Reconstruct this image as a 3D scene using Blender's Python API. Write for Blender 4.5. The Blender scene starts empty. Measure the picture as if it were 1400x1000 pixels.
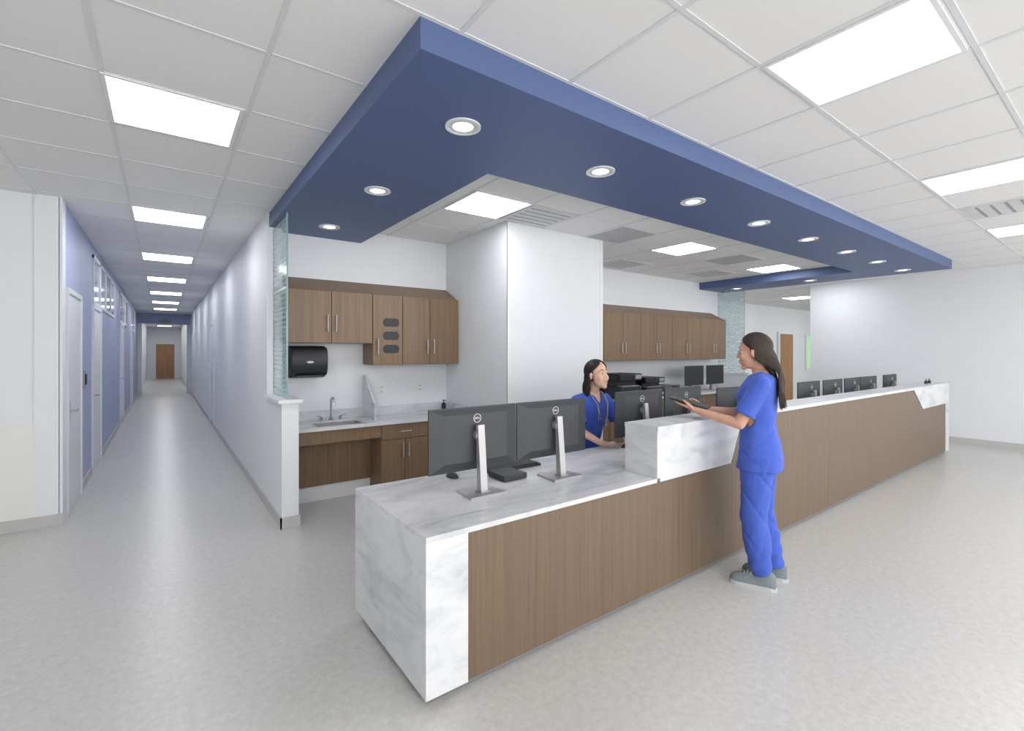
import bpy, bmesh, math, random
from mathutils import Vector, Matrix, noise
random.seed(4)
CLOSEUP = False
S = bpy.context.scene
COL = S.collection
try:
    S.view_settings.view_transform = 'Standard'
except Exception:
    pass

# ------------------------------------------------------------ materials
def lin(c):
    o = []
    for v in c[:3]:
        v = v / 255.0
        o.append(v / 12.92 if v <= 0.04045 else ((v + 0.055) / 1.055) ** 2.4)
    return (o[0], o[1], o[2], 1.0)

def base_mat(name):
    m = bpy.data.materials.new(name)
    m.use_nodes = True
    return m, m.node_tree, m.node_tree.nodes["Principled BSDF"]

def pmat(name, col, rough=0.5, metal=0.0, nscale=None, namt=0.06, bump=0.0, bscale=80, spec=None, sheen=0.0, bdist=0.01):
    m, nt, b = base_mat(name)
    b.inputs["Roughness"].default_value = rough
    b.inputs["Metallic"].default_value = metal
    if spec is not None:
        b.inputs["Specular IOR Level"].default_value = spec
    if sheen:
        b.inputs["Sheen Weight"].default_value = sheen
    c = lin(col)
    geo = nt.nodes.new("ShaderNodeNewGeometry")
    n = nt.nodes.new("ShaderNodeTexNoise")
    n.inputs["Scale"].default_value = nscale or 6
    n.inputs["Detail"].default_value = 4
    nt.links.new(geo.outputs["Position"], n.inputs["Vector"])
    r = nt.nodes.new("ShaderNodeValToRGB")
    r.color_ramp.elements[0].position = 0.3
    r.color_ramp.elements[1].position = 0.7
    r.color_ramp.elements[0].color = tuple(v * (1 - namt) for v in c[:3]) + (1,)
    r.color_ramp.elements[1].color = tuple(min(1, v * (1 + namt)) for v in c[:3]) + (1,)
    nt.links.new(n.outputs["Fac"], r.inputs["Fac"])
    nt.links.new(r.outputs["Color"], b.inputs["Base Color"])
    if bump:
        n2 = nt.nodes.new("ShaderNodeTexNoise")
        n2.inputs["Scale"].default_value = bscale
        n2.inputs["Detail"].default_value = 5
        nt.links.new(geo.outputs["Position"], n2.inputs["Vector"])
        bp = nt.nodes.new("ShaderNodeBump")
        bp.inputs["Strength"].default_value = bump
        bp.inputs["Distance"].default_value = bdist
        nt.links.new(n2.outputs["Fac"], bp.inputs["Height"])
        nt.links.new(bp.outputs["Normal"], b.inputs["Normal"])
    return m

def emat(name, col, s):
    m, nt, b = base_mat(name)
    b.inputs["Base Color"].default_value = lin(col)
    b.inputs["Emission Color"].default_value = lin(col)
    b.inputs["Emission Strength"].default_value = s
    return m

def ramp_mat(name, scale, cols, rough, nscale=1.0, detail=8, dist=0.0, bump=0.0, rot=(0, 0, 0), spec=0.5, rgh=0.5):
    m, nt, b = base_mat(name)
    b.inputs["Roughness"].default_value = rough
    b.inputs["Specular IOR Level"].default_value = spec
    geo = nt.nodes.new("ShaderNodeNewGeometry")
    mp = nt.nodes.new("ShaderNodeMapping")
    mp.inputs["Scale"].default_value = scale
    mp.inputs["Rotation"].default_value = rot
    n = nt.nodes.new("ShaderNodeTexNoise")
    n.inputs["Scale"].default_value = nscale
    n.inputs["Detail"].default_value = detail
    n.inputs["Roughness"].default_value = rgh
    n.inputs["Distortion"].default_value = dist
    nt.links.new(geo.outputs["Position"], mp.inputs["Vector"])
    nt.links.new(mp.outputs["Vector"], n.inputs["Vector"])
    r = nt.nodes.new("ShaderNodeValToRGB")
    cr = r.color_ramp
    cr.elements[0].position, cr.elements[0].color = cols[0][0], lin(cols[0][1])
    cr.elements[1].position, cr.elements[1].color = cols[-1][0], lin(cols[-1][1])
    for p, c in cols[1:-1]:
        e = cr.elements.new(p); e.color = lin(c)
    nt.links.new(n.outputs["Fac"], r.inputs["Fac"])
    nt.links.new(r.outputs["Color"], b.inputs["Base Color"])
    if bump:
        bp = nt.nodes.new("ShaderNodeBump")
        bp.inputs["Strength"].default_value = bump
        bp.inputs["Distance"].default_value = 0.002
        nt.links.new(n.outputs["Fac"], bp.inputs["Height"])
        nt.links.new(bp.outputs["Normal"], b.inputs["Normal"])
    return m

M = {}
M['wall'] = pmat("wall_paint", (224, 227, 231), 0.6, namt=0.01)
M['wallc'] = pmat("wall_paint_lavender", (226, 227, 230), 0.5, namt=0.01)
M['wainscot'] = pmat("cream_panel", (226, 226, 222), 0.5, namt=0.01)
M['blue'] = pmat("periwinkle_paint", (160, 170, 204), 0.5, namt=0.01)
M['navy'] = pmat("navy_paint", (80, 98, 140), 0.5, namt=0.01)
M['tile'] = pmat("ceiling_tile", (229, 229, 229), 0.9, nscale=60, namt=0.015, bump=0.05, bscale=200)
M['tbar'] = pmat("grid_bar", (216, 217, 219), 0.5, namt=0.01)
M['base'] = pmat("rubber_base", (188, 187, 186), 0.5, namt=0.02)
M['white'] = pmat("white_paint", (226, 228, 230), 0.4, namt=0.01)
M['doorc'] = pmat("door_paint", (217, 219, 223), 0.45, namt=0.01)
M['floor'] = ramp_mat("vinyl_floor", (1, 1, 1), [(0.3, (182, 181, 178)), (0.5, (193, 192, 189)), (0.7, (203, 202, 199))], 0.28, nscale=26, detail=15, dist=0.1, spec=0.45, rgh=0.72)
M['wood'] = ramp_mat("walnut_laminate", (52, 52, 0.7), [(0.25, (92, 75, 60)), (0.45, (106, 88, 71)), (0.6, (112, 94, 76)), (0.8, (122, 103, 84))], 0.42, nscale=1.6, detail=12, dist=0.15, bump=0.05, rgh=0.6)
M['wood2'] = ramp_mat("walnut_laminate_cabinet", (42, 42, 0.7), [(0.25, (106, 83, 62)), (0.45, (122, 98, 75)), (0.6, (130, 106, 82)), (0.8, (143, 119, 94))], 0.42, nscale=1.6, detail=12, dist=0.15, bump=0.05, rgh=0.6)
M['marble'] = ramp_mat("grey_marble", (1.2, 1.2, 3.2), [(0.28, (166, 170, 177)), (0.40, (192, 195, 199)), (0.54, (208, 210, 213)), (0.8, (217, 218, 221))], 0.3, nscale=1.9, detail=12, dist=1.1, rot=(0.6, 0.4, 0), rgh=0.62)
M['marbletop'] = ramp_mat("grey_marble_top", (1.0, 3.4, 1.0), [(0.28, (172, 175, 180)), (0.40, (197, 199, 202)), (0.54, (210, 211, 213)), (0.8, (218, 218, 220))], 0.25, nscale=1.9, detail=12, dist=1.1, rot=(0, 0, 0.35), rgh=0.62)
M['silver'] = pmat("brushed_metal", (172, 172, 174), 0.42, 0.6, namt=0.03)
M['chrome'] = pmat("chrome", (205, 205, 208), 0.15, 1.0, namt=0.02)
M['black'] = pmat("black_plastic", (38, 40, 44), 0.45, namt=0.05)
M['screen'] = pmat("monitor_shell", (54, 57, 62), 0.5, namt=0.04)
M['dark'] = pmat("dark_grey", (28, 28, 31), 0.4)
M['grey'] = pmat("grey_metal", (150, 152, 155), 0.5)
M['toe'] = pmat("toe_kick_metal", (128, 129, 131), 0.45, 0.3)
M['vent'] = pmat("vent_grey", (208, 209, 212), 0.5)
M['slot'] = pmat("vent_shadow", (150, 152, 156), 0.7)
M['return'] = pmat("return_air_grey", (182, 184, 188), 0.7)
M['scrub'] = pmat("royal_blue_cloth", (62, 90, 184), 0.85, nscale=30, namt=0.05, bump=0.35, bscale=10, sheen=0.1, bdist=0.02)
M['skin'] = pmat("skin", (202, 154, 131), 0.5, nscale=20, namt=0.04)
M['skin2'] = pmat("skin_light", (218, 178, 155), 0.5, nscale=20, namt=0.04)
M['hair'] = pmat("brown_hair", (48, 36, 31), 0.5, nscale=60, namt=0.35, spec=0.35)
M['hair2'] = pmat("dark_hair", (40, 32, 30), 0.5, nscale=60, namt=0.3, spec=0.35)
M['lips'] = pmat("lips", (190, 106, 102), 0.45)
M['teeth'] = pmat("teeth", (230, 226, 220), 0.3)
M['eyew'] = pmat("eye_white", (215, 212, 208), 0.3)
M['iris'] = pmat("eye_iris", (45, 28, 20), 0.2)
M['shoe'] = pmat("shoe_fabric", (122, 132, 138), 0.8, nscale=80, namt=0.12)
M['sole'] = pmat("shoe_sole", (185, 188, 191), 0.6)
M['panel'] = emat("light_panel_diffuser", (250, 251, 255), 12.5)
M['lamp'] = emat("downlight_lens", (255, 252, 246), 2.2)
M['wooddoor'] = ramp_mat("brown_door", (25, 25, 1), [(0.3, (150, 110, 76)), (0.7, (176, 134, 98))], 0.45, nscale=1.5)
M['green'] = emat("daylight_view", (150, 190, 150), 0.8)
M['winglass'] = pmat("clerestory_glass", (176, 184, 204), 0.1, namt=0.05)

def glass_mat():
    m, nt, b = base_mat("textured_glass")
    geo = nt.nodes.new("ShaderNodeNewGeometry")
    sp = nt.nodes.new("ShaderNodeSeparateXYZ")
    cb = nt.nodes.new("ShaderNodeCombineXYZ")
    nt.links.new(geo.outputs["Position"], sp.inputs[0])
    ad = nt.nodes.new("ShaderNodeMath"); ad.operation = 'ADD'
    nt.links.new(sp.outputs["X"], ad.inputs[0]); nt.links.new(sp.outputs["Y"], ad.inputs[1])
    nt.links.new(ad.outputs[0], cb.inputs["X"]); nt.links.new(sp.outputs["Z"], cb.inputs["Y"])
    br = nt.nodes.new("ShaderNodeTexBrick")
    br.inputs["Scale"].default_value = 1
    br.inputs["Brick Width"].default_value = 0.14
    br.inputs["Row Height"].default_value = 0.045
    br.inputs["Mortar Size"].default_value = 0.005
    br.inputs["Color1"].default_value = (0.14, 0.14, 0.14, 1)
    br.inputs["Color2"].default_value = (0.24, 0.24, 0.24, 1)
    br.inputs["Mortar"].default_value = (0.6, 0.6, 0.6, 1)
    nt.links.new(cb.outputs[0], br.inputs["Vector"])
    tr = nt.nodes.new("ShaderNodeBsdfTransparent")
    tr.inputs["Color"].default_value = (0.90, 0.95, 0.95, 1)
    b.inputs["Base Color"].default_value = lin((212, 224, 228))
    b.inputs["Roughness"].default_value = 0.15
    mx = nt.nodes.new("ShaderNodeMixShader")
    nt.links.new(br.outputs["Color"], mx.inputs["Fac"])
    nt.links.new(tr.outputs[0], mx.inputs[1]); nt.links.new(b.outputs[0], mx.inputs[2])
    nt.links.new(mx.outputs[0], nt.nodes["Material Output"].inputs["Surface"])
    return m
M['glass'] = glass_mat()
M['glassedge'] = pmat("glass_edge", (120, 165, 165), 0.2)

# ------------------------------------------------------------ mesh helpers
def box(bm, x0, x1, y0, y1, z0, z1, bev=0.0, seg=2):
    vs = [bm.verts.new(p) for p in ((x0, y0, z0), (x1, y0, z0), (x1, y1, z0), (x0, y1, z0), (x0, y0, z1), (x1, y0, z1), (x1, y1, z1), (x0, y1, z1))]
    fs = [(0, 3, 2, 1), (4, 5, 6, 7), (0, 1, 5, 4), (1, 2, 6, 5), (2, 3, 7, 6), (3, 0, 4, 7)]
    faces = [bm.faces.new([vs[i] for i in f]) for f in fs]
    if bev > 0:
        es = list({e for f in faces for e in f.edges})
        bmesh.ops.bevel(bm, geom=es, offset=bev, segments=seg, affect='EDGES', profile=0.5)

def prism(bm, pts, axis, a, b):
    def mk(p, t):
        if axis == 'X': return (t, p[0], p[1])
        if axis == 'Y': return (p[0], t, p[1])
        return (p[0], p[1], t)
    v0 = [bm.verts.new(mk(p, a)) for p in pts]
    v1 = [bm.verts.new(mk(p, b)) for p in pts]
    n = len(pts)
    fs = [bm.faces.new(v0), bm.faces.new(list(reversed(v1)))]
    for i in range(n):
        fs.append(bm.faces.new((v0[i], v1[i], v1[(i + 1) % n], v0[(i + 1) % n])))
    bmesh.ops.recalc_face_normals(bm, faces=fs)

def cyl(bm, p1, p2, r1, r2=None, seg=24):
    r2 = r1 if r2 is None else r2
    p1 = Vector(p1); p2 = Vector(p2); d = p2 - p1
    if d.length < 1e-6: return
    mat = Matrix.Translation((p1 + p2) / 2) @ d.to_track_quat('Z', 'Y').to_matrix().to_4x4()
    bmesh.ops.create_cone(bm, cap_ends=True, segments=seg, radius1=r1, radius2=r2, depth=d.length, matrix=mat)

def ell(bm, c, r, rot=None, seg=20, rings=12):
    mt = Matrix.Translation(c)
    if rot is not None: mt = mt @ rot
    mt = mt @ Matrix.Diagonal((r[0], r[1], r[2], 1))
    bmesh.ops.create_uvsphere(bm, u_segments=seg, v_segments=rings, radius=1.0, matrix=mt)

def caps(bm, p1, p2, r1, r2):
    cyl(bm, p1, p2, r1, r2, 16)
    ell(bm, p1, (r1,) * 3, seg=16, rings=10); ell(bm, p2, (r2,) * 3, seg=16, rings=10)

def chain(bm, pts, rad):
    for i in range(len(pts) - 1):
        caps(bm, pts[i], pts[i + 1], rad[i], rad[i + 1])

def tube(bm, pts, radii, seg=8, closed_caps=True):
    pts = [Vector(p) for p in pts]
    if not isinstance(radii, (list, tuple)): radii = [radii] * len(pts)
    prev = None; rings = []
    n = len(pts)
    for i, p in enumerate(pts):
        t = (pts[min(i + 1, n - 1)] - pts[max(i - 1, 0)])
        if t.length < 1e-9: t = Vector((0, 0, 1))
        t.normalize()
        if prev is None:
            u = t.orthogonal().normalized()
        else:
            u = prev - t * prev.dot(t)
            u = u.normalized() if u.length > 1e-6 else t.orthogonal().normalized()
        prev = u; w = t.cross(u)
        rings.append([bm.verts.new(p + (u * math.cos(2 * math.pi * k / seg) + w * math.sin(2 * math.pi * k / seg)) * radii[i]) for k in range(seg)])
    fs = []
    for i in range(n - 1):
        for k in range(seg):
            fs.append(bm.faces.new((rings[i][k], rings[i][(k + 1) % seg], rings[i + 1][(k + 1) % seg], rings[i + 1][k])))
    if closed_caps:
        fs.append(bm.faces.new(list(reversed(rings[0])))); fs.append(bm.faces.new(rings[-1]))
    bmesh.ops.recalc_face_normals(bm, faces=fs)

def loft(bm, rings, seg=32, power=2.3):
    rr = []
    for z, cx, rx, ry in rings:
        ring = []
        for k in range(seg):
            a = 2 * math.pi * k / seg
            c, s = math.cos(a), math.sin(a)
            ring.append(bm.verts.new((cx + rx * math.copysign(abs(c) ** (2 / power), c), ry * math.copysign(abs(s) ** (2 / power), s), z)))
        rr.append(ring)
    fs = []
    for i in range(len(rr) - 1):
        for k in range(seg):
            fs.append(bm.faces.new((rr[i][k], rr[i][(k + 1) % seg], rr[i + 1][(k + 1) % seg], rr[i + 1][k])))
    fs.append(bm.faces.new(list(reversed(rr[0])))); fs.append(bm.faces.new(rr[-1]))
    bmesh.ops.recalc_face_normals(bm, faces=fs)

def to_obj(bm_or_me, name, mat, loc=(0, 0, 0), rz=0.0, parent=None, smooth=False, offset=None):
    if isinstance(bm_or_me, bmesh.types.BMesh):
        if offset is not None:
            bmesh.ops.translate(bm_or_me, verts=bm_or_me.verts, vec=(-offset[0], -offset[1], -offset[2]))
        me = bpy.data.meshes.new(name)
        bm_or_me.to_mesh(me); bm_or_me.free()
    else:
        me = bm_or_me
    if mat is not None:
        me.materials.clear(); me.materials.append(mat)
    if smooth:
        for p in me.polygons: p.use_smooth = True
        try:
            me.set_sharp_from_angle(angle=math.radians(40))
        except Exception:
            pass
    o = bpy.data.objects.new(name, me)
    o.location = loc; o.rotation_euler = (0, 0, rz)
    if parent is not None: o.parent = parent
    COL.objects.link(o)
    return o

def meta(o, label, cat, group=None):
    o["label"] = label; o["category"] = cat
    if group: o["group"] = group
    return o

def empty(name, loc, label, cat, rz=0.0, group=None):
    o = bpy.data.objects.new(name, None)
    o.empty_display_size = 0.1
    o.location = loc; o.rotation_euler = (0, 0, rz)
    COL.objects.link(o)
    return meta(o, label, cat, group)

def struct(name, mat, boxes=None, bm=None):
    if bm is None:
        bm = bmesh.new()
        for b in boxes: box(bm, *b)
    o = to_obj(bm, name, mat)
    o["kind"] = "structure"
    return o

def part(parent, name, mat, fn, world=False, smooth=False, label=None):
    bm = bmesh.new(); fn(bm)
    o = to_obj(bm, name, mat, parent=parent, smooth=smooth, offset=tuple(parent.location) if world else None)
    if label: o["label"] = label
    return o

def copy_thing(root, loc, rz=None, label=None):
    kids = {}
    for o in bpy.data.objects:
        if o.parent is not None:
            kids.setdefault(o.parent.name, []).append(o)
    def cp(o, par):
        c = o.copy()
        COL.objects.link(c)
        if par is not None:
            c.parent = par
        for ch in list(kids.get(o.name, [])):
            cp(ch, c)
        return c
    n = cp(root, None)
    n.location = loc
    if rz is not None: n.rotation_euler = (0, 0, rz)
    if label: n["label"] = label
    return n

def text_mesh(body, size, extrude=0.001):
    cu = bpy.data.curves.new("txt", 'FONT')
    cu.body = body; cu.size = size; cu.extrude = extrude
    cu.align_x = 'CENTER'; cu.align_y = 'CENTER'
    o = bpy.data.objects.new("txt", cu); COL.objects.link(o)
    bpy.context.view_layer.update()
    dg = bpy.context.evaluated_depsgraph_get()
    me = bpy.data.meshes.new_from_object(o.evaluated_get(dg))
    bpy.data.objects.remove(o)
    return me

# ------------------------------------------------------------ room shell
H = 2.97
WX0, WX1 = 0.843, 0.984      # corridor wall beside the alcove
YB = 5.47                    # back wall
YE = 34.0                    # corridor end
struct("floor", M['floor'], [(-4, 21, -3.5, YE + 1, -0.1, 0)])
struct("ceiling", M['tile'], [(-4, 21, -3.5, YE + 1, H, H + 0.1)])
struct("wall_left", M['wall'], [(-4, -0.76, 5.9, 6.02, 0, H)])
struct("wall_left_light_block", M['wall'], [(-4.12, -4, -3.5, 6.02, 0, H)])  # unseen wall, added to cut world light entering from the open left
struct("wall_left_wainscot", M['wainscot'], [(-4, -0.92, 5.885, 5.9, 0.1, 0.92)])
struct("trim_1", M['wall'], [(-0.92, -0.755, 5.88, 5.9, 0, H), (-0.76, -0.735, 5.88, 6.05, 0, H)])
struct("wall_corridor_left", M['blue'], [(-0.90, -0.74, 6.02, 21.8, 0, H)])
struct("wall_corridor_left_far", M['wall'], [(-0.90, -0.74, 21.8, YE, 0, H)])
struct("wall_corridor_right", M['wallc'], [(WX0, WX1, 5.3, YE, 0, H)])
struct("wall_corridor_end", M['wall'], [(-2, 2, YE, YE + .15, 0, H)])
struct("wall_low_left", M['wall'], [(WX0, WX1, 4.57, 5.3, 0, 1.11)])
struct("trim_2", M['white'], [(WX0 - 0.03, WX1 + 0.03, 4.54, 5.3, 1.11, 1.14)])
struct("wall_back", M['wall'], [(WX1, 9.4, YB, YB + 0.12, 0, H)])
struct("wall_column", M['wall'], [(2.97, 4.45, 4.11, YB, 0, H)])
struct("trim_3", M['white'], [(2.966, 3.01, 4.106, 4.11, 0, H), (2.966, 2.97, 4.106, 4.15, 0, H), (4.41, 4.454, 4.106, 4.11, 0, H)])
struct("wall_corridor_far", M['wall'], [(9.4, 9.54, YB, 7.0, 0, H)])
struct("wall_low_right", M['wall'], [(9.4, 9.54, 4.8, YB, 0, 1.11)])
struct("trim_4", M['white'], [(9.37, 9.57, 4.77, YB, 1.11, 1.14)])
struct("wall_right", M['wall'], [(11.0, 11.14, -3.5, 4.29, 0, H)])
struct("wall_far", M['wall'], [(9.4, 21, 7.0, 7.12, 0, H)])
struct("wall_far_side", M['wall'], [(20.8, 21, -3.5, 7, 0, H)])
bm = bmesh.new()
SX0, SX1, SY0, SZ = 0.862, 9.66, 1.808, 2.832
LW = 0.88
prism(bm, [(SX0, SY0), (SX1, SY0), (SX1, YB), (SX1 - LW, YB), (SX1 - LW, SY0 + 0.99), (SX0 + 0.99, SY0 + 0.99), (SX0 + 0.99, YB), (WX1, YB), (WX1, 5.3), (SX0, 5.3)], 'Z', SZ, H)
struct("ceiling_soffit", M['navy'], bm=bm)
struct("ceiling_beam", M['blue'], [(-0.74, WX0, 21.6, 21.8, 2.59, H)])
struct("wall_corridor_reveal", M['wall'], [(-0.74, -0.62, 21.6, 21.8, 0, 2.59), (0.72, WX0, 21.6, 21.8, 0, 2.59)])

bb = 0.1
struct("baseboard_left", M['base'], [(-4, -0.735, 5.868, 5.885, 0, bb)])
struct("baseboard_corridor_left", M['base'], [(-0.74, -0.728, 7.0, 8.05, 0, bb), (-0.74, -0.728, 9.15, 21.5, 0, bb)])
struct("baseboard_corridor_right", M['base'], [(WX0 - 0.012, WX0, 4.558, YE, 0, bb), (WX0 - 0.012, WX1 + 0.012, 4.558, 4.57, 0, bb)])
struct("baseboard_right", M['base'], [(10.988, 11.0, -3.5, 4.3, 0, bb)])
struct("baseboard_column", M['base'], [(2.97, 4.45, 4.098, 4.11, 0, bb), (2.958, 2.97, 4.098, 4.85, 0, bb)])
struct("baseboard_back", M['white'], [(WX1, 1.87, YB - 0.10, YB, 0, 0.13)])

def grid(bm, x0, x1, y0, y1, ox, oy, px, py, w=0.0115):
    n = math.ceil((x0 - ox) / px); x = ox + n * px
    while x <= x1:
        box(bm, x - w, x + w, y0, y1, H - 0.004, H + 0.002); x += px
    n = math.ceil((y0 - oy) / py); y = oy + n * py
    while y <= y1:
        box(bm, x0, x1, y - w, y + w, H - 0.0035, H + 0.002); y += py
GX, GY = 0.65, 0.66
bm = bmesh.new()
grid(bm, -4, 11, -3.5, SY0, -0.25, 3.12, GX, GY)
grid(bm, -0.74, SX0, SY0, YE, -0.25, 3.12, GX, GY)
grid(bm, -4, -0.74, SY0, 5.9, -0.25, 3.12, GX, GY)
grid(bm, SX1, 11, SY0, 7, -0.25, 3.12, GX, GY)
grid(bm, 11, 20, 4.3, 7, -0.25, 3.12, GX, GY)
grid(bm, SX0 + .99, SX1 - LW, SY0 + .99, YB, 2.18, 3.46, 0.64, 0.65)
struct("trim_ceiling_grid", M['tbar'], bm=bm)

# ------------------------------------------------------------ ceiling fixtures
pan = empty("ceiling_light_panel", (0.06, 3.43, H), "square flat white light panel set in the tile ceiling", "light", group="square ceiling light panels")
part(pan, "frame", M['white'], lambda b: [box(b, -.315, .315, -.315, -.295, -.009, 0), box(b, -.315, .315, .295, .315, -.009, 0), box(b, -.315, -.295, -.295, .295, -.009, 0), box(b, .295, .315, -.295, .295, -.009, 0)])
part(pan, "diffuser", M['panel'], lambda b: box(b, -.295, .295, -.295, .295, -.008, -.001))
for y in (5.76, 8.4, 11.04, 13.68, 16.32, 18.96, 23.6, 26.2, 28.9, 31.5):
    copy_thing(pan, (0.06, y + .33, H))
for x in (2.36, 4.96, 7.56):
    copy_thing(pan, (x + .32, 0.82, H))
for x in (-0.25, 2.36, 4.96, 7.56):
    copy_thing(pan, (x + .32, -1.8, H))  # unseen row behind the camera, added to light the room
for x in (2.18, 5.38, 7.94):
    copy_thing(pan, (x + .32, 3.46 + .325, H))
copy_thing(pan, (10.2, 3.8, H)); copy_thing(pan, (13.3, 5.44, H)); copy_thing(pan, (16.5, 5.44, H))

vent = empty("air_diffuser", (3.14, 3.78, H), "white linear slot air diffuser in the tile ceiling", "air vent", group="ceiling air vents")
part(vent, "frame", M['vent'], lambda b: box(b, -.3, .3, -.3, .3, -.008, 0))
part(vent, "slots", M['slot'], lambda b: [box(b, -.26, .26, y - .012, y + .012, -.009, -.008) for y in (-.2, -.1, 0, .1, .2)])
copy_thing(vent, (5.9, 5.05, H)); copy_thing(vent, (7.9, 4.7, H)); copy_thing(vent, (6.575, 0.81, H))
for x in (4.42, 6.98):
    g = empty("return_grille", (x, 3.785, H), "flat grey perforated return air panel in ceiling", "air vent", group="return air panels")
    part(g, "frame", M['white'], lambda b: box(b, -.31, .31, -.31, .31, -.006, 0))
    part(g, "panel", M['return'], lambda b: box(b, -.29, .29, -.29, .29, -.008, -.006))

def ring(bm, r0, r1, z0, z1, seg=40):
    vs = []
    for r, z in ((r0, z0), (r1, z0), (r1, z1), (r0, z1)):
        vs.append([bm.verts.new((r * math.cos(2 * math.pi * k / seg), r * math.sin(2 * math.pi * k / seg), z)) for k in range(seg)])
    fs = []
    for i in range(4):
        for k in range(seg):
            fs.append(bm.faces.new((vs[i][k], vs[i][(k + 1) % seg], vs[(i + 1) % 4][(k + 1) % seg], vs[(i + 1) % 4][k])))
    bmesh.ops.recalc_face_normals(bm, faces=fs)
dl = empty("downlight", (1.35, 2.29, SZ), "round recessed downlight with white trim ring in blue soffit", "light", group="round downlights in the blue soffit")
part(dl, "trim_ring", M['white'], lambda b: ring(b, .084, .1, -.008, 0), smooth=True)
part(dl, "reflector", M['vent'], lambda b: ring(b, .058, .084, -.005, -.001), smooth=True, label="pale reflector ring")
part(dl, "lens", M['lamp'], lambda b: cyl(b, (0, 0, -.004), (0, 0, -.001), .058, seg=40))
for p in [(1.35, 3.6), (1.35, 4.93), (2.46, 2.29), (3.58, 2.29), (4.7, 2.29), (5.82, 2.29), (6.94, 2.29), (8.06, 2.29), (9.2, 2.29), (9.22, 3.6), (9.22, 4.93)]:
    copy_thing(dl, (p[0], p[1], SZ))

# ------------------------------------------------------------ doors and windows in corridor
di = 1
def corridor_door(x, side, y0, y1, leaf, zt=2.13):
    global di
    s = side
    t = 0.025 * s
    xa, xb = sorted((x, x + t))
    struct("trim_%d" % (10 + di), M['doorc'], [(xa, xb, y0 - .05, y0, 0, zt + .05), (xa, xb, y1, y1 + .05, 0, zt + .05), (xa, xb, y0, y1, zt, zt + .05)])
    xa, xb = sorted((x, x + t * .4))
    struct("door_%d" % di, leaf, [(xa, xb, y0, y1, 0.005, zt)])
    h = empty("door_handle", (x + t * .4, y0 + .08, 1.0), "silver lever door handle on plate", "door handle", group="corridor door handles")
    part(h, "plate", M['silver'], lambda b: box(b, min(0, .008 * s), max(0, .008 * s), -.025, .025, -.09, .09, .002))
    part(h, "lever", M['silver'], lambda b: tube(b, [(0, 0, 0), (.05 * s, 0, 0), (.055 * s, .02, 0), (.055 * s, .11, 0)], .008))
    di += 1
corridor_door(-0.74, 1, 6.12, 6.98, M['doorc'])
corridor_door(-0.74, 1, 8.12, 9.05, M['doorc'])
corridor_door(-0.74, 1, 13.0, 13.9, M['doorc'])
corridor_door(-0.74, 1, 17.0, 17.9, M['doorc'])
corridor_door(WX0, -1, 11.4, 12.3, M['wallc'])
corridor_door(WX0, -1, 20.0, 20.9, M['doorc'])
struct("door_8", M['wooddoor'], [(-0.33, 0.53, YE - .04, YE, 0, 2.0)])
struct("trim_18", M['white'], [(-0.38, -0.33, YE - .05, YE, 0, 2.05), (0.53, 0.58, YE - .05, YE, 0, 2.05), (-0.33, 0.53, YE - .05, YE, 2.0, 2.05)])
wi = 1
for y in (8.15, 9.0, 9.85, 10.7, 12.9, 13.75, 14.6, 16.9, 17.75, 18.6):
    struct("trim_%d" % (30 + wi), M['doorc'], [(-.74, -.72, y, y + .04, 2.23, 2.83), (-.74, -.72, y + .76, y + .8, 2.23, 2.83), (-.74, -.72, y, y + .8, 2.19, 2.23), (-.74, -.72, y, y + .8, 2.79, 2.83)])
    struct("window_%d" % wi, M['winglass'], [(-.74, -.732, y + .04, y + .76, 2.23, 2.79)])
    wi += 1
sw = empty("card_reader", (-0.742, 7.35, 1.25), "small dark wall card reader plate on blue wall", "card reader")
part(sw, "plate", M['grey'], lambda b: box(b, 0, .017, -.06, .06, -.1, .1, .004))
part(sw, "reader", M['dark'], lambda b: box(b, .017, .03, -.035, .035, -.06, .06, .004))
sg = empty("hallway_sign", (0.05, 21.58, 2.60), "small dark sign fixed to blue beam in the hallway", "sign")
part(sg, "panel", M['slot'], lambda b: box(b, -.2, .2, -.02, .02, 0, .13, .005))
part(sg, "bracket", M['grey'], lambda b: box(b, -.03, .03, -.01, .02, .13, .2))
struct("door_9", M['wooddoor'], [(15.6, 16.5, 6.95, 7.0, 0, 2.13)])
struct("trim_19", M['white'], [(15.5, 15.6, 6.94, 7.0, 0, 2.2), (16.5, 16.6, 6.94, 7.0, 0, 2.2), (15.6, 16.5, 6.94, 7.0, 2.13, 2.2)])
struct("window_20", M['green'], [(17.6, 19.4, 6.985, 7.0, 1.0, 2.1)])
struct("trim_20", M['white'], [(17.5, 17.6, 6.96, 7.0, .95, 2.15), (19.4, 19.5, 6.96, 7.0, .95, 2.15), (17.6, 19.4, 6.96, 7.0, 2.1, 2.15), (17.6, 19.4, 6.96, 7.0, .95, 1.0)])

for nm, x, y0, y1 in (("a", 0.905, 4.66, 5.3), ("b", 9.47, 4.9, 5.47)):
    gp = empty("glass_screen", (x, (y0 + y1) / 2, 1.14), "tall textured glass screen with brick pattern on a low wall", "glass panel", group="patterned glass screens")
    part(gp, "pane", M['glass'], lambda b: box(b, x - .006, x + .006, y0, y1, 1.14, SZ), world=True)
    part(gp, "edge", M['glassedge'], lambda b: box(b, x - .007, x + .007, y0 - .004, y0, 1.14, SZ), world=True)

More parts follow.
